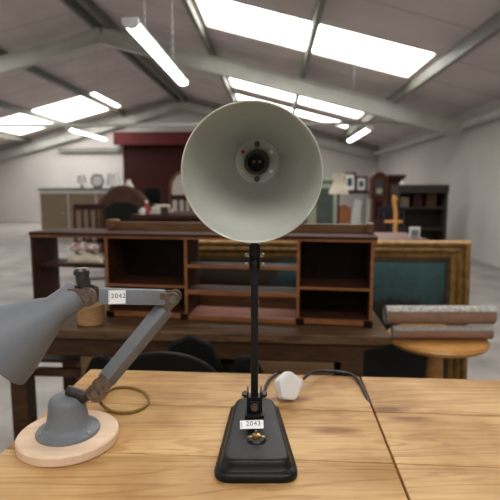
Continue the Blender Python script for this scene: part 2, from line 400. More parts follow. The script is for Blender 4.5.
# ------------------------------------------------------------------ hanging fluorescent lights
def tube_light(v, z, d1, d2, label, ch=(.31, 1.12), cw=.010):
    c = W(v, (d1+d2)/2, z); t = thing('fluorescent_light', c, label, 'ceiling light', 'hanging fluorescent lights')
    L = d2-d1; m = MB(BM)
    prof = [(-.044, .0), (-.038, .022), (.038, .022), (.044, .0)]
    m.prism(prof, Matrix.Translation((v, d1, z)), L); m.build('fitting', 'fitting', t, bevel=.004)
    m = MB(BM); sec = [(.042*math.cos(R(a)), -.002-.024*math.sin(R(a))) for a in range(0, 181, 15)]
    m.prism(sec, Matrix.Translation((v, d1+.03, z)), L-.06); m.build('diffuser', 'tube', t)
    for dd in (d1-.004, d2-.026):
        m = MB(BM); m.prism([(.045*math.cos(R(a)), .001-.029*math.sin(R(a)) if a % 180 else .023) for a in range(0, 181, 15)], Matrix.Translation((v, dd, z)), .03)
        m.build('end_cap', 'fitting', t)
    for dd in (d1+ch[0], d1+ch[1]):
        m = MB(BM); zt = roofz(v)-.004; z0 = z+.022; n = int((zt-z0)/.03); p = []
        for i in range(n):
            za = z0+(zt-z0)*i/n; zb = z0+(zt-z0)*(i+1.15)/n
            m.box((v, dd, (za+zb)/2), (cw if i % 2 else cw*.3, cw*.3 if i % 2 else cw, zb-za))
        m.build('chain', 'chain', t)
p = at(130, 22, 2.75); q = BM.inverted() @ p
tube_light(q.x, q.z, q.y, q.y+1.55, 'long fluorescent light on chains above the red shutter, the largest')
q = BM.inverted() @ at(370, 128, 6.3); tube_light(q.x, q.z, q.y, q.y+1.7, 'small fluorescent light hanging above the pictures and tall clock', (.3, 1.4), .004)
q = BM.inverted() @ at(105, 139, 9.5); tube_light(q.x, q.z, q.y-1.7, q.y, 'fluorescent light beside the grey wall left of the red shutter', (.3, 1.4), .005)

# ------------------------------------------------------------------ pine tables
TA = 4.0
S = on(360, 376, TZ)
def tableM(): return T(S, -TA)
TM = tableM()
def pine_table(x0, x1, label, mat):
    D = .744
    t = thing('pine_table', TM @ Vector(((x0+x1)/2, -D/2, -TZ)), label, 'table', 'scrubbed pine tables')
    m = MB(TM)
    for i in range(4):
        m.box(((x0+x1)/2, -(i+.5)*.186, -.0125), (x1-x0, .1848, .025), None, .003, 2)
    m.build('tabletop', mat, t)
    m = MB(TM); ins = .05
    for y in (-ins, -D+ins): m.box(((x0+x1)/2, y, -.075), (x1-x0-.16, .022, .10))
    for x in (x0+ins, x1-ins): m.box((x, -D/2, -.075), (.022, D-.16, .10))
    m.build('apron', 'pine_leg', t, bevel=.002)
    for x in (x0+ins, x1-ins):
        for y in (-ins, -D+ins):
            m = MB(TM); m.box((x, y, -.025-.0715), (.06, .06, .143))
            m.lathe([(.02, 0), (.026, .03), (.018, .06), (.026, .30), (.03, .50), (.022, .53), (.032, .57), (.032, .632)], (x, y, -TZ), n=20)
            m.build('leg', 'pine_leg', t)
    return t
xl = (TM.inverted() @ on(85, 374, TZ)).x
pine_table(xl, -.0015, 'scrubbed pine table holding the black lamp and the grey lamp', 'pine')
pine_table(.0015, .70, 'scrubbed pine table butted on the right, nothing standing on it', 'pine_b')

# ------------------------------------------------------------------ black bench lamp, lot 2043
PY = .865                                           # distance of the lamp post
def Z(py, d): return at(250, py, d).z
bx = .0095; hb = .031                               # base centre line, base height
fy, by = .690, .945                                 # base front and back
lamp = thing('bench_lamp', (bx, (fy+by)/2, TZ), 'black bench lamp with a wide pale-lined shade facing forward', 'lamp')
def base_outline(o, z):
    wf, wb, r = .135-2*o, .094-1.7*o, max(.028-o*.35, .008)
    f, b = fy+o, by-o*1.0
    cs = [(wb/2, b), (-wb/2, b), (-wf/2, f), (wf/2, f)]; out = []
    for i in range(4):
        p0, p1, p2 = Vector(cs[i-1]), Vector(cs[i]), Vector(cs[(i+1) % 4])
        a, c = (p0-p1).normalized(), (p2-p1).normalized(); h = a.angle(c)/2
        tl = r/math.tan(h); q0, q2 = p1+a*tl, p1+c*tl
        for k in range(9):
            t = k/8; q = q0*(1-t)**2+p1*2*t*(1-t)+q2*t*t
            out.append((bx+q.x, q.y, TZ+z))
    return out
m = MB()
m.rings([base_outline(.001, .0), base_outline(0, .002), base_outline(-.0005, .006), base_outline(.0004, .0105), base_outline(.003, .0135), base_outline(.0065, .0148), base_outline(.0085, .0165),
         base_outline(.0110, .0235), base_outline(.0125, .0275), base_outline(.0150, .0300), base_outline(.0185, hb)])
base = m.build('base', 'black_cast', lamp, smooth=60)
ZB = TZ+hb
# fork bracket, bolts
px0 = .0083
m = MB()
fz = Z(394, PY)
m.box((px0, PY-.003, ZB+.003), (.036, .048, .006), None, .0015)
for s in (-1, 1): m.box((px0+s*.0125, PY, (ZB+.006+fz+.010)/2), (.004, .030, fz+.010-ZB-.006), None, .001)
m.box((px0, PY-.014, ZB+.016), (.021, .004, .022), None, .001)
m.box((px0, PY, ZB+.020), (.022, .020, .026))
br = m.build('fork_bracket', 'black', lamp)
m = MB(); hexprism(m, (px0, PY-.016, ZB+.018), (px0, PY-.021, ZB+.018), .0075); m.cyl((px0, PY-.021, ZB+.018), (px0, PY-.025, ZB+.018), .004); m.build('clamp_nut', 'bronze', br)
for s in (-1, 1):
    m = MB(); hexprism(m, (px0+s*.0147, PY, fz), (px0+s*.0205, PY, fz), .0075); m.cyl((px0+s*.0205, PY, fz), (px0+s*.0235, PY, fz), .0045); m.build('bolt', 'dark_steel', br)
# post
jz = Z(260, PY)
m = MB(); m.box((px0, PY, (fz-.008+jz+.010)/2), (.0138, .0115, jz-fz+.018), None, .002); m.build('post', 'black', lamp)
m = MB(); m.box((px0+.0075, PY-.004, Z(302, PY)), (.0006, .003, .006)); m.build('paint_chip', 'steel', lamp)
# top joint
top = MB()
for s in (-1, 1): top.box((px0+s*.0085, PY-.002, jz+.006), (.003, .020, .048), None, .001)
top.box((px0, PY-.0075, jz+.020), (.0165, .004, .022), None, .001)
tj = top.build('top_joint', 'black', lamp)
for s in (-1, 1):
    for zz in (Z(255, PY), Z(264.5, PY)):
        m = MB(); hexprism(m, (px0+s*.0101, PY, zz), (px0+s*.0135, PY, zz), .0045); m.cyl((px0+s*.0135, PY, zz), (px0+s*.0172, PY, zz), .0032, n=12); m.build('bolt', 'steel', tj)
m = MB(); m.cyl((px0, PY-.0055, jz-.004), (px0, PY-.0075, jz-.004), .004); m.build('rivet_or_lit_hole', 'dark_steel', tj)
# shade
rc = at(251.6, 174.4, .70); hc = at(257.3, 161, .858)
ax = (hc-rc).normalized(); SD = (hc-rc).length
prof_in = [(.0985, .0), (.0955, .018), (.0905, .038), (.083, .060), (.073, .084), (.061, .108), (.049, .130), (.041, .146), (.0375, .152), (.0205, .153)]
prof_out = [(.022, .157), (.041, .156), (.0435, .150), (.0515, .134), (.0635, .111), (.0755, .086), (.0855, .062), (.093, .039), (.098, .018), (.101, -.0005), (.1005, -.0025), (.0990, -.0022)]
m = MB()
m.lathe([(.0215, .1555)]+prof_out[:10], rc, ax, 96); m.bm.faces.ensure_lookup_table()
# drop the end caps so the shell stays open
for f in [f for f in m.bm.faces if len(f.verts) > 4]: m.bm.faces.remove(f)
shade = m.build('lamp_shade', 'black', lamp, smooth=50)
m = MB(); m.lathe(prof_in, rc, ax, 96)
for f in [f for f in m.bm.faces if len(f.verts) > 4]: m.bm.faces.remove(f)
tag(m.build('shade_lining', 'enamel_in', shade, smooth=50), 'pale grey-green enamel inside of the shade')
m = MB(); m.lathe([(.0983, .0006), (.1012, .0006), (.1014, -.0016), (.1000, -.0028), (.0984, -.0014)], rc, ax, 96, True); m.build('shade_rim', 'rim', shade, smooth=60)
q = Vector((0, 0, 1)).rotation_difference(ax).to_matrix()
ex = (Vector((1, 0, 0)) - ax*ax.x).normalized(); ez = ex.cross(ax)*1.0
if ez.z < 0: ez = -ez
def sp(a, b, h): return rc + ex*a + ez*b + ax*h
m = MB(); m.lathe([(.0205, .158), (.0205, .138), (.0185, .1345), (.0150, .1345), (.0145, .150), (.0145, .158)], rc, ax, 40, True); so = m.build('bulb_holder', 'socket', shade)
m = MB(); m.lathe([(.0207, .139), (.0222, .139), (.0222, .151), (.0207, .151)], rc, ax, 40, True); m.build('holder_ring', 'bronze', so)
m = MB(); m.cyl(sp(0, 0, .149), sp(0, 0, .156), .0146); m.build('holder_floor', 'screen', so)
m = MB()
for s in (-1, 1): m.cyl(sp(s*.005, 0, .146), sp(s*.005, 0, .149), .0025, n=12)
m.build('contact', 'bronze', so)
for (a, b, mt, r) in ((0, .030, 'dark_steel', .0048), (0, -.030, 'dark_steel', .0048)):
    m = MB(); m.lathe([(r, .1525), (r, .1505), (r*.8, .149), (.0001, .1485)], rc+ex*a+ez*b, ax, 16); m.build('screw', mt, shade)
for (a, b, mt) in ((.0245, .0165, 'white_tag'), (.0245, -.0165, 'white_tag'), (-.0245, -.0155, 'brass'), (-.0245, .0165, 'red')):  # white colour of the right-hand pair stands in for light seen through holes
    m = MB(); m.cyl(sp(a, b, .1528), sp(a, b, .1508), .0032, n=14); m.build('rivet_or_lit_hole', mt, shade)
# neck from holder down to the top joint
m = MB(); nb = sp(0, 0, .157); m.cyl(nb, sp(0, 0, .195), .021, .017); m.lathe([(.017, .195), (.012, .205), (.0001, .206)], rc, ax, 24)
pth = smooth_path([sp(0, -.010, .185), Vector((px0, PY+.020, jz+.10)), Vector((px0, PY+.008, jz+.055)), Vector((px0, PY, jz+.020))], 6)
m.tube(pth, .0065, 10); m.build('shade_neck', 'black', lamp)
# toggle switch
sw = on(256.5, 439.5, ZB); sp_ = MB(); sp_.lathe([(.0165, 0), (.0165, .0015), (.014, .004), (.006, .0045), (.0001, .0046)], (sw.x, sw.y, ZB), n=32)
swo = sp_.build('switch_plate', 'black', lamp)
m = MB(); m.lathe([(.0068, .004), (.0068, .0085), (.0045, .010), (.003, .0105)], (sw.x, sw.y, ZB), n=16); m.tube([(sw.x, sw.y, ZB+.009), (sw.x-.001, sw.y+.002, ZB+.0155)], [.0017, .0025], 10); m.build('toggle', 'brass', swo)
for s in (-1, 1):
    m = MB(); m.lathe([(.0037, .003), (.0037, .005), (.002, .0062), (.0001, .0064)], (sw.x+s*.0108, sw.y, ZB), n=12); m.build('screw', 'brass', swo)
# paper lot tag 2043
tg = on(251.8, 424.5, ZB+.012)
def lot_tag(parent, c, rot, w, h, s, size):
    mt = Matrix.Translation(c) @ rot
    m = MB(mt); m.box((0, 0, 0), (w, h, .0006)); p = m.build('lot_tag', 'white_tag', parent); p['label'] = 'white paper lot sticker'
    text('lot_number', s, size, mt @ Matrix.Translation((w*.07, h*.08, .0006)), p)
    m = MB(mt)
    for i in range(5): m.box((-w*.43, h*(-.32+i*.16), .0005), (w*.05, h*.07, .0003))
    m.build('sticker_edge_print', 'grey_paint', p)
lot_tag(lamp, tg, Matrix.Rotation(R(-2), 4, 'Y') @ Matrix.Rotation(R(35), 4, 'X'), .0405, .0155, '2043', .0118)
m = MB(); m.bar((tg.x, tg.y+.012, ZB), (tg.x, tg.y+.003, tg.z-.0008), .018, .0006); m.build('tag_fold', 'white_tag', lamp)
# flex
pth = smooth_path([(.020, by-.014, TZ+.016), (.026, by+.006, TZ+.012), on(266, 386, TZ+.006), on(270, 379, TZ+.006), on(274, 375.5, TZ+.007), on(277, 373.5, TZ+.004), on(279, 372.5, TZ-.02)+Vector((0, .01, 0)), on(280, 372, TZ-.08)], 8)
m = MB(); m.tube(pth, .0036, 10); m.build('cord', 'rubber', lamp)

# ------------------------------------------------------------------ white plug with black flex
pc = on(287, 401, TZ)
plug = thing('power_plug', (pc.x, pc.y, TZ), 'white three pin plug lying behind the black lamp base', 'plug')
nrm = Vector((.36, -.82, .34)).normalized()
zx = Vector((0, 0, 1)); exx = zx.cross(nrm).normalized()*1.0; up = nrm.cross(exx)
if exx.x < 0: exx = -exx
# outline of a plug, cable corner pointing up right
ol = []
for (x, y, r) in ((-.021, .013, .008), (-.019, -.018, .010), (.006, -.024, .010), (.0265, .004, .007), (.004, .026, .010)): ol.append((x*1.25, y*1.25, r*1.25))
def rpoly(ol, o=0):
    cs = [Vector((x, y)) for x, y, _ in ol]; cen = sum(cs, Vector((0, 0)))/len(cs); out = []; n = len(cs)
    cs = [cen+(c-cen)*(1-o/.026) for c in cs]
    for i in range(n):
        p0, p1, p2 = cs[i-1], cs[i], cs[(i+1) % n]; a, c = (p0-p1).normalized(), (p2-p1).normalized()
        tl = ol[i][2]/math.tan(a.angle(c)/2)*.9; tl = min(tl, (p0-p1).length*.48, (p2-p1).length*.48)
        for k in range(6):
            t = k/5; out.append((p1+a*tl)*(1-t)**2+p1*2*t*(1-t)+(p1+c*tl)*t*t)
    return out
pcen = Vector((pc.x+.003, pc.y+.004, TZ))
def pr(o, h): return [pcen+exx*v.x+up*v.y+nrm*h for v in rpoly(ol, o)]
pcen.z += TZ+.0004-min(p.z for p in pr(0, -.011)+pr(.003, -.014)+pr(0, .004))
m = MB(); m.rings([pr(.003, -.014), pr(0, -.011), pr(0, .004), pr(.0008, .005), pr(.0008, .007), pr(.0008, .0105), pr(.0035, .0128), pr(.006, .0133)])
pb = m.build('plug_body', 'plug', plug, smooth=40)
m = MB()
for (x, y, w) in ((-.004, .011, .0075), (-.011, -.008, .006), (.007, -.008, .006)):
    c = pcen+exx*x+up*y; m.bar(c-nrm*.013, c-nrm*.030, w, .004, up)
m.build('plug_pin', 'brass', plug)
m = MB(); c0 = pcen+exx*.031+up*.005-nrm*.004
pth = smooth_path([c0, on(311, 373, TZ+.022), on(322, 371.3, TZ+.014), on(334, 371.5, TZ+.010), on(346, 373, TZ+.006), on(354, 376, TZ+.006), on(358.5, 380.5, TZ+.005), on(362, 386, TZ+.004), on(366, 395, TZ+.003), on(371, 407, TZ-.006)], 8)
m.tube(pth, .0037, 10); m.build('cord', 'rubber', plug)
m = MB(); m.tube([c0-(pth[2]-pth[0]).normalized()*.004, c0+(pth[3]-pth[0]).normalized()*.010], [.006, .0045], 12); m.build('cord_grip', 'plug', plug)

# ------------------------------------------------------------------ grey jointed lamp, lot 2042
gc = on(68.5, 431, TZ+.018); gx, gy = gc.x, gc.y
gl = thing('jointed_lamp', (gx, gy, TZ), 'grey jointed lamp on a round pale wooden base, at the left', 'lamp')
m = MB(); m.lathe([(.0845, 0), (.0865, .002), (.0865, .015), (.084, .018), (.02, .018), (.0001, .018)], (gx, gy, TZ), n=72); m.build('base_disc', 'disc', gl)
m = MB(); m.lathe([(.054, .018), (.0545, .0215), (.053, .024), (.043, .0265), (.037, .034), (.033, .055), (.0315, .072), (.029, .080), (.020, .086), (.0001, .087)], (gx, gy, TZ), n=48); ft = m.build('foot', 'grey_paint', gl, smooth=40)
for a in (-25, 95, 215):
    c = Vector((gx+.0465*math.cos(R(a)), gy+.0465*math.sin(R(a)), TZ+.0245)); m = MB(); m.lathe([(.0038, 0), (.0036, .0025), (.002, .004), (.0001, .0042)], c, n=14); m.build('screw', 'steel', ft)
K = at(98.5, 389.5, gy-.010); E = at(174, 297.5, gy+.010); Q = at(91, 295.5, gy-.03)
# lower knuckle: two discs, barrel to foot
def knuckle(c, w, r, name, parent, dirs=()):
    m = MB()
    for s in (-1, 1): m.cyl(c+Vector((0, s*w/2, 0)), c+Vector((0, s*(w/2+.003), 0)), r, n=28)
    m.cyl(c-Vector((0, w/2, 0)), c+Vector((0, w/2, 0)), r*.45)
    for d in dirs:
        d = Vector(d).normalized()
        for s in (-1, 1):
            m.bar(c+Vector((0, s*(w/2+.0015), 0)), c+Vector((0, s*(w/2+.0015), 0))+d*r*1.9, .003, r*1.7, (d.cross(Vector((0, 1, 0)))))
    o = m.build(name, 'bronze', parent)
    m = MB(); m.cyl(c+Vector((0, -w/2-.0095, 0)), c+Vector((0, w/2+.009, 0)), .0042, n=14); hexprism(m, c+Vector((0, -w/2-.003, 0)), c+Vector((0, -w/2-.0075, 0)), .0070); m.build('bolt', 'bolt_steel', o)
    return o
armd = (E-K).normalized()
kn = knuckle(K, .026, .0165, 'base_knuckle', gl, [armd])
m = MB(); fc = Vector((gx, gy, TZ+.072)); m.tube([fc+Vector((.015, 0, .002)), K+Vector((-.004, .002, -.002))], .0105, 16); m.cyl(Vector((gx+.004, gy-.004, TZ+.096)), Vector((K.x-.022, K.y, TZ+.088)), .009); m.build('swivel_pin', 'dark_steel', kn)
m = MB(); m.bar(K+armd*.020, E-armd*.024, .0245, .0245, (0, -.62, .8), .0018); m.build('lower_arm', 'grey_paint', gl)
ud = (Q-E).normalized()
ek = knuckle(E, .021, .0118, 'elbow_knuckle', gl, [-armd, ud])
m = MB(); m.bar(E+ud*.016, Q-ud*.012, .0255, .0255, (0, .10, 1), .0016); ua = m.build('upper_arm', 'grey_paint', gl)
# lot tag 2042 on the front face of the upper arm
zz = Vector((0, .10, 1)); yv = ud; xv = yv.cross(zz).normalized(); zv = xv.cross(yv)
tc_ = E+ud*((E-Q).length*.70)
front = xv if xv.y < 0 else -xv
upv = zv if zv.z > 0 else -zv
mt = Matrix((upv.cross(front).normalized(), upv, front)).transposed().to_4x4()
lot_tag(gl, tc_+front*.0133, mt @ Matrix.Rotation(R(3), 4, 'Z'), .0275, .0225, '2042', .0108)
# head joint and shade beyond the left end
hk = knuckle(Q+Vector((-.002, 0, 0)), .022, .016, 'head_knuckle', gl, [ud])
m = MB(); m.tube([Q+Vector((-.010, 0, .012)), Q+Vector((-.014, 0, .038))], .011, 16); m.lathe([(.013, 0), (.013, .006), (.010, .010)], Q+Vector((-.014, 0, .036)), n=20); m.build('head_stem', 'dark_steel', gl)
hd = Vector((-.80, -.25, -.55)).normalized(); hp = Q+Vector((-.020, 0, .004))
m = MB(); m.lathe([(.020, .0), (.024, .005), (.024, .045), (.030, .055), (.062, .125), (.070, .150), (.0685, .150), (.060, .125), (.028, .058), (.0001, .056)], hp, hd, 48); m.build('lamp_shade', 'grey_paint', gl, smooth=40)
# ochre flex looped on the table
lp = [on(103, 398, TZ+.012), on(107, 391.5, TZ+.004), on(118, 387.5, TZ+.003), on(133, 388, TZ+.003), on(145, 393, TZ+.003), on(148.5, 401, TZ+.003), on(143, 408, TZ+.003), on(130, 412.3, TZ+.003), on(115, 412.0, TZ+.003), on(106, 408, TZ+.005), on(101, 403, TZ+.016), on(99, 397, TZ+.040), K+Vector((-.004, -.004, -.012))]
m = MB(); m.tube(smooth_path(lp, 8), .0032, 10); m.build('cord', 'cord_brown', gl)

# ------------------------------------------------------------------ old dark workbench behind the pine tables
BZ = .70
bc = on(240, 334, BZ)
WBM = T((bc.x, bc.y, BZ), -4)
xr_ = (WBM.inverted() @ on(388, 331, BZ)).x
xlb = -.95
wb = thing('workbench', WBM @ Vector(((xlb+xr_)/2, .24, -BZ)), 'old dark wooden workbench carrying the pigeonhole shelf unit', 'workbench')
m = MB(WBM); m.prism([(xlb, 0), (xr_, 0), (xr_, -.022), (xr_-.02, -.034), (xlb, -.034)], Matrix.Identity(4), .56); m.build('benchtop', 'old_wood', wb, bevel=.003)
m = MB(WBM)
pts = [(xlb, -.034), (xr_-.03, -.034)]
for k_ in range(9):
    a = R(90*k_/8); pts.append((xr_-.03-.115*math.sin(a), -.034-.012-.075*(1-math.cos(a))))
pts += [(xr_-.145, -.155), (xr_-.185, -.155), (xr_-.185, -.105), (xlb, -.105)]
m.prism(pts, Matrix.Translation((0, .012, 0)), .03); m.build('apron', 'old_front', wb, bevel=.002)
for x in (xr_-.135, xlb+.06):
    for y in (.05, .50):
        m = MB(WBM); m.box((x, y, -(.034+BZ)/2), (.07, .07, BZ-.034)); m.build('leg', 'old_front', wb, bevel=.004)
for i in range(2):
    m = MB(WBM); m.box((xr_-.39-i*.62, .03, -.157), (.36, .05, .10)); dw = m.build('drawer', 'drawer', wb, bevel=.003)
    m = MB(WBM); m.lathe([(.006, 0), (.006, .012), (.014, .02), (.012, .028), (.0001, .03)], (xr_-.39-i*.62, .005, -.157), (0, -1, 0), 16); m.build('knob', 'dark_steel', dw)
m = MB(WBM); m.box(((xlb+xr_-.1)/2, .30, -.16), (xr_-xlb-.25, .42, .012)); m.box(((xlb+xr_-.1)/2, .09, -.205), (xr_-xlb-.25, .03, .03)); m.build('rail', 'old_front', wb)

# ------------------------------------------------------------------ pigeonhole shelf unit on the bench
uc = on(240, 322.5, BZ)
UM_ = T((uc.x, uc.y, BZ), -8.5)
UI = UM_.inverted()
def ux(px, py=323):                                 # local x where a pixel column meets the unit's front plane
    r = ray(px, py); o = UI @ CAM; d = UI.to_3x3() @ r; return o.x - d.x*o.y/d.y
UH = .360; UD = .20
xa, xb, xc, xd = ux(107.5), ux(188), ux(296), ux(372)
xe = ux(30, 240)
un = thing('shelf_unit', uc, 'reddish wooden pigeonhole unit with two box ends on the workbench', 'shelf unit')
def ub(name, x0, x1, z0, z1, mat, y0=0, y1=UD, bev=.0015, parent=un):
    m = MB(UM_); m.box(((x0+x1)/2, (y0+y1)/2, (z0+z1)/2), (x1-x0, y1-y0, z1-z0)); return m.build(name, mat, parent, bevel=bev)
tb = .012
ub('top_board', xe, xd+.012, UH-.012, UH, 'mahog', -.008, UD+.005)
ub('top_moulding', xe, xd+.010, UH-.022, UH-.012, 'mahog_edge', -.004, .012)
def bay(x0, x1, zs):
    for x in (x0, x1-tb):
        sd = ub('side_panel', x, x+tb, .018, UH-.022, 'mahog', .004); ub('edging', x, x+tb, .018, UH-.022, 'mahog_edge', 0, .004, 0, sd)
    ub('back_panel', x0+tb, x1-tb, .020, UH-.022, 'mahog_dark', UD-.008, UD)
    for z in zs:
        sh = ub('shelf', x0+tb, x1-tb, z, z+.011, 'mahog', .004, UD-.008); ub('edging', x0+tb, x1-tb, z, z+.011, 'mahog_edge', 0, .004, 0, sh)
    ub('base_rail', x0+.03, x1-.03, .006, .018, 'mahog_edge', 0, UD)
    for x in (x0-.002, x1-.032): ub('foot', x, x+.034, 0, .028, 'mahog_dark', -.004, .034)
    for x in (x0-.002, x1-.032): ub('foot', x, x+.034, 0, .018, 'mahog_dark', UD-.036, UD)
zs = (.142,)
bay(xa, xb, (.018, .135)); bay(xc, xd, (.018, .146))
for z, h in ((.222, .013), (.111, .018)):
    sh = ub('shelf', xb, xc, z, z+h, 'mahog', .004, .085 if z > .2 else .11); ub('edging', xb, xc, z, z+h, 'mahog_edge', 0, .004, 0, sh)
ub('floor_board', xb, xc, .010, .022, 'floor_pink', .002, UD); ub('floor_edging', xb, xc, .004, .022, 'mahog_edge', -.002, .002, 0)
ub('lower_back', xb, xc, .022, .111, 'faded', UD-.008, UD)
ub('gallery_rail', xe+.3, xd+.006, UH, UH+.036, 'rail', UD-.055, UD-.033)
ub('gallery_end', xd-.022, xd+.010, UH, UH+.042, 'rail', UD-.08, UD-.004, .004)
ub('gallery_end', xa-.05, xa-.005, UH, UH+.046, 'rail', UD-.075, UD-.015, .006)
# left open bay
ub('side_panel', xe, xe+tb, .0, UH-.022, 'mahog', 0)
ub('shelf', xe+tb, xa, .205, .217, 'mahog', 0.03, UD)

# folded cloths and a card in the open bay at the left, a pot on the bench
def fold(px, py, wz, h, z, mat, label, y0=.06):
    x = ux(px, py); t = MB(UM_)
    n = 14; rings = []
    for i in range(n+1):
        a = i/n; xx = x-wz/2+wz*a; hh = h*(.55+.45*math.sin(math.pi*min(max(a, .06), .94))**.6)*(1+.12*math.sin(a*17))
        rings.append([(xx, y0+.05*math.cos(R(b))*(1+.1*math.sin(a*9)), z+hh/2+hh/2*math.sin(R(b))) for b in range(0, 360, 24)])
    t.rings(rings); o = t.build('folded_cloth', mat, loc=UM_ @ Vector((x, y0, z)), smooth=60)
    return tag(o, label, 'cloth', 'cloths on the shelf unit')
sz = .217
fold(84, 262, .16, .055, sz, 'cream', 'cream folded cloth on the shelf left of the pigeonholes, lower of two')
fold(82, 250, .13, .050, sz+.056, 'pattern', 'white cloth with a pink print on top of the cream cloth')
m = MB(UM_); x = ux(103, 245); m.box((x-.045, .13, sz+.061), (.08, .006, .118), Matrix.Rotation(R(-8), 4, 'X')); tag(m.build('card', 'beige', loc=UM_ @ Vector((x-.045, .13, sz))), 'brown card leaning behind the folded cloths at the left', 'card')
c = on(88, 326, BZ)
m = MB(); m.lathe([(.048, 0), (.052, .003), (.053, .075), (.055, .080), (.050, .081), (.046, .070), (.0001, .069)], (c.x, c.y+.04, BZ), n=40); tag(m.build('wooden_pot', 'basket', loc=(c.x, c.y+.04, BZ)), 'round light wooden pot on the workbench behind the grey lamp', 'pot')

# ------------------------------------------------------------------ gilt framed painting standing behind the bench
pf = at(250, 241, 2.42)
PM = T((at(318, 241, 2.42).x, 2.42, 0), -3) @ Matrix.Rotation(R(-4), 4, 'X')
ph = pf.z/math.cos(R(4)); pw = 1.52; fw = .085
pt = thing('framed_painting', PM @ Vector((0, 0, 0)), 'large dark landscape painting in a gilt frame behind the shelf unit', 'painting')
def framebar(p0, p1, inn):
    m = MB(PM); p0, p1, inn = Vector(p0), Vector(p1), Vector(inn)
    prof = [(0, 0), (0, -.045), (.012, -.060), (.026, -.058), (.034, -.040), (.050, -.046), (.060, -.038), (.064, -.025), (fw, -.016), (fw, 0)]
    d = (p1-p0).normalized(); r0 = []; r1 = []
    for u, y in prof:
        r0.append(p0+inn*u+d*u+Vector((0, y, 0))); r1.append(p1+inn*u-d*u+Vector((0, y, 0)))
    m.rings([r0, r1]); return m
h2 = pw/2
for a, b, i in (((-h2, 0, ph), (h2, 0, ph), (0, 0, -1)), ((h2, 0, 0), (-h2, 0, 0), (0, 0, 1)), ((-h2, 0, 0), (-h2, 0, ph), (1, 0, 0)), ((h2, 0, ph), (h2, 0, 0), (-1, 0, 0))):
    framebar(a, b, i).build('frame_bar', 'gold', pt)
m = MB(PM); q = fw
for a, b, s in (((-h2+q, ph-q), (h2-q, ph-q), 0), ((-h2+q, q), (h2-q, q), 0)): m.box(((a[0]+b[0])/2, -.010, a[1]+(-.012 if a[1] > .5 else .012)), (b[0]-a[0], .012, .024))
for x in (-h2+q+.012, h2-q-.012): m.box((x, -.010, ph/2), (.024, .012, ph-2*q))
m.build('slip', 'gold_dark', pt)
m = MB(PM); m.box((0, -.004, ph/2), (pw-2*q-.01, .006, ph-2*q-.01)); m.build('canvas', 'painting', pt)

# ------------------------------------------------------------------ black shaped chair backs between table and bench
def shell_chair(px, py, d, w, label, n=5):
    top = at(px, py, d); H = top.z; x = top.x
    t = thing('side_chair', (x, d+.15, 0), label, 'chair', 'black shaped chairs in the gap')
    C = T((x, d+.035, 0), 180); sh = .45
    pts = []; K_ = 40; hh = H-sh-.08
    for i in range(K_+1):
        a = math.pi*i/K_; rr = 1+.055*abs(math.sin(a*n))-.03
        pts.append((w/2*math.cos(a)*rr, sh+.08+hh*.45+hh*.55*math.sin(a)*rr))
    pts = [(w*.36, sh+.08)]+pts+[(-w*.36, sh+.08)]
    m = MB(C); m.prism(pts, Matrix.Identity(4), .035); m.build('backrest', 'black_velvet', t, bevel=.008)
    m = MB(C); m.lathe([(.0001, 0), (w*.22, .004), (w*.28, .012), (.0001, .03)], (0, .035, sh+.08+hh*.55), (0, 1, 0), 24); m.build('carved_boss', 'black_velvet', t)
    m = MB(C); m.box((0, -.19, sh-.02), (w*.95, .40, .06), None, .015); m.build('seat', 'black_velvet', t)
    for s in (-1, 1):
        m = MB(C); m.tube([(s*w*.36, .018, sh+.12), (s*w*.38, .02, sh*.5), (s*w*.40, .05, 0)], [.018, .018, .014], 10); m.build('leg', 'black_velvet', t)
        m = MB(C); m.lathe([(.014, 0), (.018, .1), (.022, sh-.05)], (s*w*.40, -.36, 0), n=14); m.build('leg', 'black_velvet', t)
    return t
shell_chair(190, 338, 1.50, .20, 'black shaped chair back in the gap behind the pine table, tallest one', 5)
shell_chair(246, 357, 1.46, .12, 'low black chair back behind the post of the black lamp', 4)
shell_chair(98, 357, 1.46, .10, 'small black chair back behind the arm of the grey lamp', 4)
# a low black curved tray standing in front of the tallest chair
m = MB(); c = at(160, 353, 1.30); pts = [(-.17*math.cos(math.pi*i/24), .10*math.sin(math.pi*i/24)) for i in range(25)]
m.prism([(-.17, -.55)]+[(x, z) for x, z in pts]+[(.17, -.55)], Matrix.Translation((c.x, c.y, c.z-.10)), .02)
for s in (-1, 1): m.box((c.x+s*.13, c.y+.01, (c.z-.65)/2), (.03, .10, c.z-.65))
tag(m.build('fire_screen', 'screen', loc=(c.x, c.y, 0), bevel=.004), 'black arched fire screen right behind the pine table edge', 'fire screen')

# ------------------------------------------------------------------ rolled rugs on a round pine table, right
tcn = at(436, 336, 2.05); th = tcn.z
rt = thing('round_table', (tcn.x, tcn.y, 0), 'orange pine round table under the rolled rugs', 'table')
m = MB(); m.lathe([(.0001, -.03), (.19, -.03), (.205, -.026), (.213, -.012), (.205, 0), (.0001, 0)], (tcn.x, tcn.y, th), n=56); m.build('tabletop', 'orange_pine', rt)
m = MB(); m.lathe([(.02, .02), (.035, .1), (.03, .2), (.045, .3), (.03, th-.06), (.06, th-.03)], (tcn.x, tcn.y, 0), n=24); m.build('pedestal', 'orange_pine', rt)
for a in (30, 150, 270):
    m = MB(); d = Vector((math.cos(R(a)), math.sin(R(a)), 0)); b0 = Vector((tcn.x, tcn.y, .10)); m.tube([b0+d*.02, b0+d*.10+Vector((0, 0, .01)), b0+d*.20-Vector((0, 0, .088))], [.022, .02, .012], 10); m.build('leg', 'orange_pine', rt)
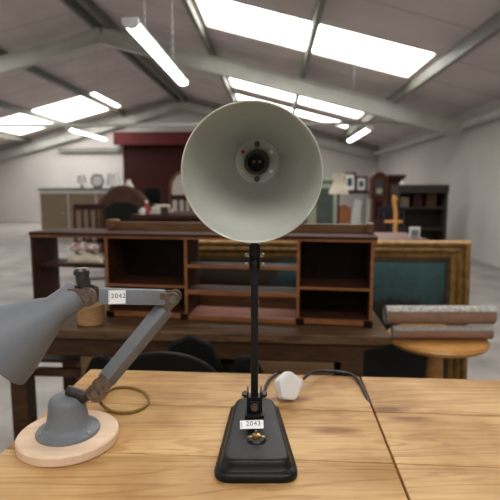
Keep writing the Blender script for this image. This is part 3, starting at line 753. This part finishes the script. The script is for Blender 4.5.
def rug_roll(x0, y, z, r, L, ang_, mat, label):
    mt = T((x0, y, z), ang_); m = MB(mt); n = 90; ring = []
    for i in range(n+1):
        a = 2*math.pi*2.6*i/n; rr = r*(1-.62*(1-i/n)); ring.append((rr*math.cos(a-1.2), rr*math.sin(a-1.2)))
    inner = [(y_*(1-.0045/max(math.hypot(y_, z_), .006)), z_*(1-.0045/max(math.hypot(y_, z_), .006))) for y_, z_ in ring]
    strip = ring+inner[::-1]
    m.rings([[(xx, y_, z_) for y_, z_ in strip] for xx in (0, L)])
    core = MB(mt); t = thing('rolled_rug', mt @ Vector((L/2, 0, -r)), label, 'rug', 'rolled rugs on the round table')
    m.build('pile', mat, t, smooth=40)
    core.cyl((.004, 0, 0), (L-.004, 0, 0), r*.90, n=28); core.build('inner_turns', 'rug_end', t)
    return t
rb = at(387, 322, 1.95)
r2 = .031; r1 = .043
x0 = at(391, 330, 2.02).x
rug_roll(x0, 2.00, th+r2, r2, .42, 0, 'rug_grey', 'grey rolled rug lying underneath the patterned roll')
rug_roll(at(385, 312, 2.02).x, 2.015, th+2*r2+r1-.002, r1, .46, 0, 'rug', 'patterned beige rolled rug on top of the grey roll')

# ------------------------------------------------------------------ things in the room behind
def px_w(p0, p1, d): return (at(p1, 187, d)-at(p0, 187, d)).length
# display counter that carries the clutter left of the shade
def table(x0, x1, y0, y1, h, label, mat, name='display_table', group=None):
    t = thing(name, ((x0+x1)/2, (y0+y1)/2, 0), label, 'table', group)
    m = MB(); m.box(((x0+x1)/2, (y0+y1)/2, h-.02), (x1-x0, y1-y0, .04)); m.build('tabletop', mat, t, bevel=.004)
    m = MB(); m.box(((x0+x1)/2, (y0+y1)/2, h-.09), (x1-x0-.1, y1-y0-.1, .10)); m.build('apron', mat, t)
    for x in (x0+.06, x1-.06):
        for y in (y0+.06, y1-.06):
            m = MB(); m.box((x, y, (h-.14)/2), (.06, .06, h-.14)); m.build('leg', mat, t)
    return t
d = 5.0; hz = Z(214, d); xA, xB = at(134, 200, d).x, at(215, 200, d).x
table(xA, xB, d-.15, d+.6, hz, 'dark wooden display table with papers left of the big shade', 'red_wood2')
# papers, bottle, jar, mug, black box
def pos(px, d_): return at(px, 200, d_).x
x = pos(161, 5.2)
for i in range(4):
    m = MB(T((x+.02*(i % 2), 5.18, hz+.022*i+.011), 6*i-8)); m.box((0, 0, 0), (.19-.01*i, .24, .020)); tag(m.build('book', 'cream' if i % 2 else 'white_cloth', loc=(x, 5.18, hz+.022*i), bevel=.002),
        ['bottom book of the pale pile on the display table', 'second book up in the pale pile', 'third book up in the pale pile', 'top book of the pale pile, below the arched mirror'][i], 'book', 'pale books on the display table')
x = pos(146.5, 5.05)
b = thing('bottle', (x, 5.05, hz), 'red bottle at the left end of the display table', 'bottle')
m = MB(); m.lathe([(.026, 0), (.028, .004), (.028, .070), (.012, .095), (.011, .115)], (x, 5.05, hz), n=24); m.build('body', 'red', b)
m = MB(); m.lathe([(.0122, .112), (.0122, .135), (.0001, .136)], (x, 5.05, hz), n=16); m.build('cap', 'white_tag', b)
x = pos(142.5, 4.92); m = MB(); m.lathe([(.024, 0), (.026, .003), (.026, .050), (.018, .058), (.020, .066), (.0001, .067)], (x, 4.92, hz), n=24); tag(m.build('jar', 'white_paint', loc=(x, 4.92, hz)), 'small white jar in front of the red bottle', 'jar')
x = pos(164, 4.95); g = thing('mug', (x, 4.95, hz), 'dark mug standing before the pale book pile', 'mug')
m = MB(); m.lathe([(.035, 0), (.038, .004), (.040, .075), (.036, .075), (.034, .008), (.0001, .008)], (x, 4.95, hz), n=28); m.build('body', 'shelf_dark', g)
m = MB(); m.tube(smooth_path([(x+.038, 4.95, hz+.062), (x+.060, 4.95, hz+.055), (x+.060, 4.95, hz+.025), (x+.037, 4.95, hz+.016)], 5), .005, 8); m.build('handle', 'shelf_dark', g)
# black television on its stand, in front of the shutter
d = 8.0; p = at(153, 203, d); w = px_w(146, 162, d); zt = Z(188, d)
tv = thing('television', (p.x, d, 0), 'black television on a dark stand before the red shutter', 'television')
m = MB(); m.box((p.x, d, (zt+p.z)/2), (w, .06, zt-p.z), None, .006); m.build('casing', 'screen', tv)
m = MB(); m.box((p.x, d-.032, (zt+p.z)/2+.01), (w-.03, .004, zt-p.z-.05)); m.build('screen', 'screen', tv)
m = MB(); m.box((p.x, d, p.z/2+.01), (.05, .05, p.z)); m.box((p.x, d, .01), (.4, .35, .02)); m.build('stand', 'shelf_dark', tv)
# arched mirror
d = 7.2; xL, xR = pos(169, d), pos(207, d); zt, zb = Z(169, d), .35; w = xR-xL; cx = (xL+xR)/2
am = thing('arched_mirror', (cx, d, zb*0), 'arched standing mirror in a wooden frame left of the shade', 'mirror')
def arch(w_, z0, z1): 
    r = w_/2; return [(r, z0)]+[(r*math.cos(math.pi*i/20), z1-r+r*math.sin(math.pi*i/20)) for i in range(21)]+[(-r, z0)]
m = MB(T((cx, d, 0))); m.prism(arch(w, zb, zt), Matrix.Identity(4), .04); m.build('frame', 'rail', am, bevel=.006)
m = MB(T((cx, d, 0))); m.prism(arch(w-.10, zb+.05, zt-.05), Matrix.Translation((0, -.006, 0)), .006); m.build('mirror_glass', 'mirror', am)
m = MB(T((cx, d, 0)))
for s in (-1, 1): m.box((s*w*.42, .05, zb/2+.02), (.05, .28, .04)); m.box((s*w*.42, .02, (zb+.1)/2), (.05, .04, zb+.1))
m.build('stand', 'rail', am)
# chairs
def wood_chair(cx, cy, deg, H, w, wm, sm, label, back='splat', group='wooden chairs in the room', name='wooden_chair'):
    C = T((cx, cy, 0), deg); t = thing(name, (cx, cy, 0), label, 'chair', group); sh = .45
    m = MB(C); m.box((0, 0, sh-.02), (w, w*.95, .045), None, .012); m.build('seat', sm, t)
    for s in (-1, 1):
        m = MB(C); m.lathe([(.013, 0), (.02, .1), (.016, .3), (.022, sh-.04)], (s*w*.42, -w*.40, 0), n=12); m.build('leg', wm, t)
        m = MB(C); m.tube([(s*w*.42, w*.50, 0), (s*w*.42, w*.43, sh), (s*w*.42, w*.52, H-.03)], [.018, .02, .015], 10); m.build('leg', wm, t)
    m = MB(C)
    if back == 'balloon':
        ring = [(w*.40*math.cos(2*math.pi*i/28), w*.50, sh+.10+(H-sh-.10)/2+(H-sh-.10)/2*math.sin(2*math.pi*i/28)) for i in range(28)]
        m.tube(ring, .02, 8, True); m.build('back_hoop', wm, t)
        m = MB(C); m.prism([(x*.96, z) for x, _, z in ring], Matrix.Translation((0, w*.49, 0)), .025); m.build('back_pad', sm, t)
    else:
        m.bar((-w*.44, w*.52, H-.045), (w*.44, w*.52, H-.045), .022, .07); m.bar((-w*.42, w*.48, sh+.15), (w*.42, w*.48, sh+.15), .018, .04); m.build('back_rail', wm, t)
        m = MB(C)
        for i in (-1, 0, 1): m.bar((i*w*.2, w*.48, sh+.16), (i*w*.2, w*.52, H-.07), .03, .012, (0, -1, 0))
        m.build('splat', wm, t)
    m = MB(C)
    for s in (-1, 1): m.bar((s*w*.42, -w*.38, .18), (s*w*.42, w*.44, .18), .016, .02)
    m.bar((-w*.42, 0, .18), (w*.42, 0, .18), .016, .02); m.build('stretcher', wm, t)
    return t
wood_chair(pos(186, 6.3), 6.3, 12, Z(194, 6.55), .42, 'red_wood2', 'red_wood2', 'wooden chair with an upright back before the arched mirror')
wood_chair(pos(91, 5.6), 5.6, 25, Z(203, 5.8), .40, 'red_wood2', 'red_wood2', 'dark wooden chair left of the brown wing chair')
wood_chair(pos(344, 9.0), 9.0, -8, Z(205, 9.2), .30, 'terracotta', 'terracotta', 'rust coloured round backed chair in front of the white boards', 'balloon')
wood_chair(pos(388, 6.9), 6.9, 180, Z(206, 6.7), .40, 'navy', 'navy', 'dark navy chair beside the golden wooden stand')
# wing chair
d = 6.6; xL, xR = pos(99, d), pos(146, d); w = xR-xL; cx = (xL+xR)/2; zt = Z(185, d)
wc = thing('wing_chair', (cx, d, 0), 'brown hide wing chair with a dark back, seen left of the red shutter', 'armchair')
C = T((cx, d, 0), 0)
pts = [(-w*.50, .50), (-w*.55, .80)] + [(-w*.52+w*1.04*i/16, .93*zt+(zt-.93*zt+.0)*math.sin(math.pi*i/16)-.12*abs(i/8-1)**2) for i in range(17)] + [(w*.55, .80), (w*.50, .50)]
m = MB(C); m.prism(pts, Matrix.Translation((0, .0, 0)), .16); m.build('back', 'brown_hide', wc, bevel=.04)
pts = [(-w*.40, .52), (-w*.42, .80), (-w*.36, .97), (-w*.15, 1.04), (w*.15, 1.04), (w*.36, .97), (w*.42, .80), (w*.40, .52)]
m = MB(C); m.prism(pts, Matrix.Translation((0, -.025, 0)), .03); m.build('back_panel', 'green_dark', wc, bevel=.01)
for s in (-1, 1):
    m = MB(C); m.box((s*w*.52, .34, .55), (.13, .60, .34), None, .04); m.build('arm', 'brown_hide', wc)
    for y in (.06, .60):
        m = MB(C); m.lathe([(.016, 0), (.03, .16)], (s*w*.42, y, 0), n=12); m.build('leg', 'red_wood2', wc)
m = MB(C); m.box((0, .36, .30), (w*.95, .62, .28), None, .04); m.build('seat', 'brown_hide', wc)
m = MB(C); c = (w*.42, -.01, .72); m.prism([(w*.34, .95), (w*.50, .90), (w*.56, .72), (w*.52, .60), (w*.42, .72)], Matrix.Translation((0, -.035, 0)), .012); m.build('torn_lining', 'cream', wc)
# far sideboard left with clock-faced mirror and lampshade
d = 12.0; hz = Z(188, d); xA, xB = pos(40, d), pos(124, d)
sb = thing('tall_sideboard', ((xA+xB)/2, d+.25, 0), 'tall grey sideboard by the far wall at the left', 'sideboard')
m = MB(); m.box(((xA+xB)/2, d+.25, hz/2-.03), (xB-xA, .5, hz-.06)); m.build('body', 'white_paint', sb)
m = MB(); m.box(((xA+xB)/2, d+.24, hz-.03), (xB-xA+.06, .56, .06)); m.build('top_board', 'steel_dark', sb)
for i in range(3):
    x = xA+(xB-xA)*(i+.5)/3; m = MB(); m.box((x, d-.012, hz/2-.03), ((xB-xA)/3-.04, .024, hz-.2)); dd = m.build('door', 'beige', sb)
    m = MB(); m.lathe([(.015, 0), (.02, .02), (.0001, .03)], (x+.22, d-.024, hz*.5), (0, -1, 0), 12); m.build('knob', 'brass', dd)
p = at(97, 181, 12.1); r = px_w(97, 103.5, 12.1)
ck = thing('mantel_clock', (p.x, 12.1, hz), 'round pale clock in a dark rim on the far sideboard', 'clock')
m = MB(); m.lathe([(r, 0), (r, .06), (r*.82, .075), (r*.80, .05), (.0001, .05)], (p.x, 12.16, hz+r+.02), (0, -1, 0), 32); m.build('case', 'steel_dark', ck)
m = MB(); m.lathe([(r*.80, 0), (.0001, .004)], (p.x, 12.105, hz+r+.02), (0, -1, 0), 32); m.build('dial', 'shade_white', ck)
m = MB(); m.box((p.x, 12.13, hz+.02), (r*1.3, .1, .04)); m.build('foot', 'steel_dark', ck)
def lamp_with_shade(x, y, z, hb_, rt_, rb_, hs, label, shm, group=None, name='table_lamp'):
    t = thing(name, (x, y, z), label, 'lamp', group)
    m = MB(); m.lathe([(rb_*.5, 0), (rb_*.5, .02), (rb_*.15, .05), (rb_*.22, hb_*.5), (rb_*.1, hb_)], (x, y, z), n=24); m.build('base', 'brass', t)
    m = MB(); m.lathe([(rb_, 0), (rt_, hs), (rt_-.006, hs), (rb_-.006, 0)], (x, y, z+hb_*.92), n=32, closed=True); m.build('lamp_shade', shm, t)
    return t
p = at(114, 188, 12.1); lamp_with_shade(p.x, 12.1, hz, .06, .14, .20, .29, 'small table lamp with a bright white shade on the far sideboard', 'shade_white')
p = at(82, 188, 12.1); lamp_with_shade(p.x, 12.1, hz, .12, .08, .12, .20, 'narrow table lamp at the left end of the far sideboard', 'shade_white')
# vase on a plant stand behind the wing chair
d = 7.6; p = at(129, 190, d); vz = Z(194, d)
st = thing('plant_stand', (p.x, d, 0), 'tall plant stand behind the wing chair', 'stand')
m = MB(); m.lathe([(.15, 0), (.14, .03), (.03, .06), (.025, vz-.05), (.13, vz-.03), (.13, vz)], (p.x, d, 0), n=24); m.build('pedestal', 'red_wood2', st)
m = MB(); m.lathe([(.04, 0), (.07, .06), (.075, .12), (.04, .17), (.03, .20), (.04, .22), (.0001, .22)], (p.x, d, vz), n=24); tag(m.build('vase', 'white_cloth', loc=(p.x, d, vz)), 'pale vase peeping over the wing chair back', 'vase')

# --- right hand side
d = 8.0; xL, xR = pos(286, d), pos(337.5, d); zt = Z(178, d); w = xR-xL; cx = (xL+xR)/2
gcab = thing('glazed_cabinet', (cx, d+.2, 0), 'sage green painted glazed cabinet right of the black lamp shade', 'cabinet')
m = MB(); m.box((cx, d+.2, .05), (w, .4, .10)); m.box((cx, d+.39, zt/2), (w, .02, zt-.02))
for x in (xL+.015, xR-.015, cx): m.box((x, d+.2, zt/2), (.03, .38, zt-.04))
for z in (.5, .85, zt-.06): m.box((cx, d+.2, z), (w-.04, .36, .025))
m.build('carcass', 'green_paint', gcab)
m = MB(); m.box((cx, d+.19, zt-.02), (w+.08, .46, .05)); m.box((cx, d+.2, zt-.065), (w+.03, .42, .04)); m.build('cornice', 'green_paint', gcab, bevel=.01)
for i in range(2):
    a0 = xL+i*w/2+.01; a1 = a0+w/2-.02; m = MB()
    for x in (a0+.03, a1-.03): m.box((x, d-.011, (zt+.05)/2), (.06, .022, zt-.20))
    for z in (.15, .52, zt-.13): m.box(((a0+a1)/2, d-.011, z), (a1-a0-.12, .022, .07))
    dd = m.build('door', 'green_paint', gcab)
    m = MB(); m.box(((a0+a1)/2, d-.010, (zt+.05)/2), (a1-a0-.11, .006, zt-.25)); m.build('pane', 'glass_dark', dd)
    m = MB(); m.lathe([(.01, 0), (.018, .02), (.0001, .03)], (a1-.03 if i == 0 else a0+.03, d-.022, zt*.5), (0, -1, 0), 12); m.build('knob', 'brass', dd)
# standard lamp
d = 7.0; p = at(338.5, 194, d); zt = Z(173, d)
sl = thing('standard_lamp', (p.x, d, 0), 'standard lamp with a cream bell shade beside the sage green cabinet', 'lamp')
hs = zt-p.z
m = MB(); m.lathe([(px_w(0, 10, d), 0), (px_w(0, 9.6, d), hs*.12), (px_w(0, 6.0, d), hs*.45), (px_w(0, 5.2, d), hs*.75), (px_w(0, 6.4, d), hs), (px_w(0, 6.0, d), hs), (px_w(0, 4.9, d), hs*.75), (px_w(0, 5.6, d), hs*.45), (px_w(0, 9, d), .02)], (p.x, d, p.z), n=32, closed=True); m.build('lamp_shade', 'shade_cream', sl)
m = MB(); m.lathe([(.14, 0), (.13, .03), (.03, .06), (.018, .2), (.016, p.z+.05)], (p.x, d, 0), n=20); m.build('pole', 'red_wood2', sl)
# wall shelf with two framed pictures
d = 15.5; hz = Z(192, d); xA, xB = pos(337, d), pos(371, d)
ws = thing('shelf_rack', ((xA+xB)/2, d+.2, 0), 'dark open rack by the far wall holding two framed pictures', 'shelf rack')
m = MB(); m.box(((xA+xB)/2, d+.2, hz-.03), (xB-xA, .4, .06)); m.build('shelf', 'shelf_dark', ws)
for x in (xA+.05, xB-.05):
    m = MB(); m.box((x, d+.2, hz/2-.03), (.05, .36, hz-.06)); m.build('upright', 'steelwork', ws)
def picture(px0, px1, py0, y, fm, label, tilt=8):
    x0_, x1_ = pos(px0, y), pos(px1, y); zt_ = Z(py0, y); h = zt_-hz; w_ = x1_-x0_
    C = T(((x0_+x1_)/2, y, hz)) @ Matrix.Rotation(R(-tilt), 4, 'X')
    t = thing('framed_picture', C @ Vector((0, 0, 0)), label, 'picture', 'framed pictures on the rack')
    m = MB(C); b_ = .07
    for x in (-w_/2+b_/2, w_/2-b_/2): m.box((x, 0, h/2), (b_, .03, h))
    for z in (b_/2, h-b_/2): m.box((0, 0, z), (w_-2*b_, .03, b_))
    m.build('frame', fm, t)
    m = MB(C); m.box((0, .006, h/2), (w_-2*b_+.01, .008, h-2*b_+.01)); m.build('mount', 'shade_white', t)
    m = MB(C); m.box((0, .0, h/2), (w_*.36, .006, h*.42)); m.build('print', 'glass_dark', t)
picture(343, 356, 172, d+.18, 'rail', 'brown framed picture, the taller one standing left on the rack')
picture(355, 367, 176, d+.10, 'gold_dark', 'pale framed picture on the rack beside the tall clock')
# white boards leaning
for i, (px, wpx, py, tl) in enumerate(((354, 6, 199, 6), (361, 4, 205, -5))):
    d = 10.6+i*.15; x = pos(px, d); w_ = px_w(0, wpx, d)
    C = T((x, d, 0)) @ Matrix.Rotation(R(tl), 4, 'Y') @ Matrix.Rotation(R(-6), 4, 'X'); m = MB(C); h = Z(py, d)
    m.prism([(-w_*.9, 0.03), (w_*.9, .0), (w_*.7, h), (-w_*.5, h)], Matrix.Identity(4), .03)
    tag(m.build('board', 'white_paint', loc=(x, d, 0), bevel=.004), ['wide white board leaning behind the rust coloured chair', 'narrow white board leaning next to the tall clock'][i], 'board', 'white leaning boards')
# longcase clock
d = 11.0; xL, xR = pos(370.5, d), pos(384, d); w = xR-xL; cx = (xL+xR)/2; zt = Z(172, d)
lc = thing('longcase_clock', (cx, d, 0), 'tall red mahogany longcase clock with an arched hood', 'clock')
m = MB(); m.box((cx, d, .25), (w, .26, .5)); m.build('plinth', 'red_wood', lc, bevel=.01)
m = MB(); m.box((cx, d, (.5+zt*.62)/2), (w*.8, .22, zt*.62-.5)); tr = m.build('trunk', 'red_wood', lc)
m = MB(); m.box((cx, d-.115, (.5+zt*.62)/2), (w*.5, .02, zt*.62-.6)); m.build('door', 'red_wood2', tr)
hh = zt-zt*.62
m = MB(T((cx, d-.14, 0))); m.prism([(w*.52, zt*.62)]+[(w*.52*math.cos(math.pi*i/14)*(1.0), zt*.62+hh*.72+hh*.28*math.sin(math.pi*i/14)) for i in range(15)]+[(-w*.52, zt*.62)], Matrix.Identity(4), .28); m.build('hood', 'red_wood', lc)
m = MB(); m.box((cx, d-.145, zt*.62+hh*.42), (w*.6, .012, hh*.62)); m.build('glass', 'glass_dark', lc)
m = MB(); m.lathe([(w*.22, 0), (.0001, .006)], (cx, d-.152, zt*.62+hh*.30), (0, -1, 0), 24); m.build('dial', 'cream', lc)
# wardrobe
d = 11.3; xL, xR = pos(385, d), pos(400.5, d); zt = Z(175, d); cx = (xL+xR)/2; w = xR-xL
wd = thing('wardrobe', (cx, d, 0), 'dark red wardrobe between the tall clock and the dark shelving', 'wardrobe')
m = MB(); m.box((cx, d+.02, zt/2), (w, .5, zt)); m.build('body', 'red_wood2', wd, bevel=.01)
m = MB(); m.box((cx, d, zt-.03), (w+.05, .56, .06)); m.build('cornice', 'red_wood', wd)
m = MB(); m.box((cx, d-.24, zt*.5), (w*.84, .02, zt*.78)); dd = m.build('door', 'red_wood', wd)
m = MB(); m.lathe([(.01, 0), (.02, .02), (.0001, .03)], (cx-w*.32, d-.25, zt*.5), (0, -1, 0), 12); m.build('knob', 'brass', dd)
# golden stand
d = 5.2; x = pos(394.5, d); zt = Z(199, d); zb_ = 0
gs = thing('valet_stand', (x, d, 0), 'golden wooden stand with a curved top and a crossbar', 'stand')
wq = px_w(0, 1.9, d)
m = MB(); m.tube(smooth_path([(x+.02, d, .05), (x+.02, d, Z(222, d)), (x+.012, d, Z(210, d)), (x-.008, d, zt+.012), (x+.015, d, zt+.0), (x+.030, d, zt-.012)], 8), [wq]*40+[wq*.8], 12); m.build('post', 'gold_wood', gs)
m = MB(); m.bar((pos(385, d), d-.01, Z(221.5, d)), (pos(403, d), d-.01, Z(221.5, d)), .03, .028, (0, 0, 1), .005); m.build('crossbar', 'gold_wood', gs)
m = MB(); m.bar((x-.20, d, .03), (x+.24, d, .03), .05, .06, (0, 0, 1), .008); m.bar((x+.02, d-.2, .03), (x+.02, d+.2, .03), .05, .06, (0, 0, 1), .008); m.build('foot', 'gold_wood', gs)
# dark shelving by the right wall with a few boxes
d = 8.6; xL, xR = pos(398, d), pos(448, d); zt = Z(187, d); w = xR-xL; cx = (xL+xR)/2
ds = thing('open_shelving', (cx, d+.2, 0), 'dark open shelving in front of the right wall', 'shelving')
for x in (xL+.02, xR-.02):
    m = MB(); m.box((x, d+.2, zt/2), (.04, .4, zt)); m.build('upright', 'shelf_dark', ds)
for z in (.1, .5, .88, zt-.09):
    m = MB(); m.box((cx, d+.2, z), (w-.08, .38, .03)); m.build('shelf', 'shelf_dark', ds)
m = MB(); m.box((cx, d+.2, zt-.03), (w+.02, .42, .14)); m.build('cornice', 'shelf_dark', ds)
m = MB(); m.box((cx, d+.39, zt/2), (w-.04, .02, zt-.1)); m.build('back_panel', 'shelf_dark', ds)
for i in range(3):
    x = xL+.14+i*.24; m = MB(); hh = .18+.05*i; m.box((x, d+.18, .895+hh/2), (.16, .22, hh))
    tag(m.build('storage_box', ['beige', 'red_wood2', 'brown_hide'][i], loc=(x, d+.18, .895), bevel=.006), ['brown card box at the left on the dark shelving', 'dark red box in the middle of the dark shelving', 'dark brown box, tallest on the dark shelving'][i], 'box', 'boxes on the dark shelving')
p = at(399.5, 196, 8.5); o = thing('small_bell', (xL+.10, d+.02, zt+.04), 'small white ornament on top of the dark shelving', 'ornament')
m = MB(); m.lathe([(.045, 0), (.048, .01), (.03, .05), (.012, .07), (.016, .085), (.0001, .095)], (xL+.10, d+.12, zt+.04), n=24); m.build('bell_body', 'white_paint', o)
# pinkish draped side table behind the unit at right, white card on it
d = 3.2; hz = Z(238.5, d); xA, xB = pos(352, d), pos(428, d)
table(xA, xB, d-.05, d+.45, hz, 'faded pinkish side table behind the right end of the shelf unit', 'mahog_pink', 'side_table')
x = pos(415, d+.05); hh = .075
C = T((x, d+.03, hz), 0); t = thing('photo_frame', (x, d+.03, hz), 'small white framed card on the pinkish side table', 'picture')
m = MB(C); m.box((0, 0, hh/2), (.07, .012, hh)); m.build('frame', 'white_paint', t, bevel=.002)
m = MB(C); m.box((.0, -.0065, hh/2-.005), (.046, .002, hh*.62)); m.build('print', 'grey_paint', t)
m = MB(C); m.bar((0, .005, hh*.7), (0, .04, .002), .02, .004); m.build('strut', 'white_paint', t)

# ------------------------------------------------------------------ world, camera
w = bpy.data.worlds.new('world'); sc.world = w; w.use_nodes = True
w.node_tree.nodes['Background'].inputs['Color'].default_value = (.6, .7, .8, 1); w.node_tree.nodes['Background'].inputs['Strength'].default_value = 1.0
cd = bpy.data.cameras.new('camera'); cam = bpy.data.objects.new('camera', cd); COL.objects.link(cam)
cam.location = CAM; cam.rotation_euler = (R(90)-PITCH, 0, 0)
cd.sensor_fit = 'VERTICAL'; cd.sensor_height = 36; cd.sensor_width = 36; cd.lens = F/500*36; cd.clip_start = .02
cd.dof.use_dof = True; cd.dof.focus_distance = .76; cd.dof.aperture_fstop = 5.6
sc.camera = cam
sc.view_settings.view_transform = 'Standard'; sc.view_settings.look = 'None'; sc.view_settings.exposure = 0; sc.view_settings.gamma = 1
sc.view_settings.use_curve_mapping = False
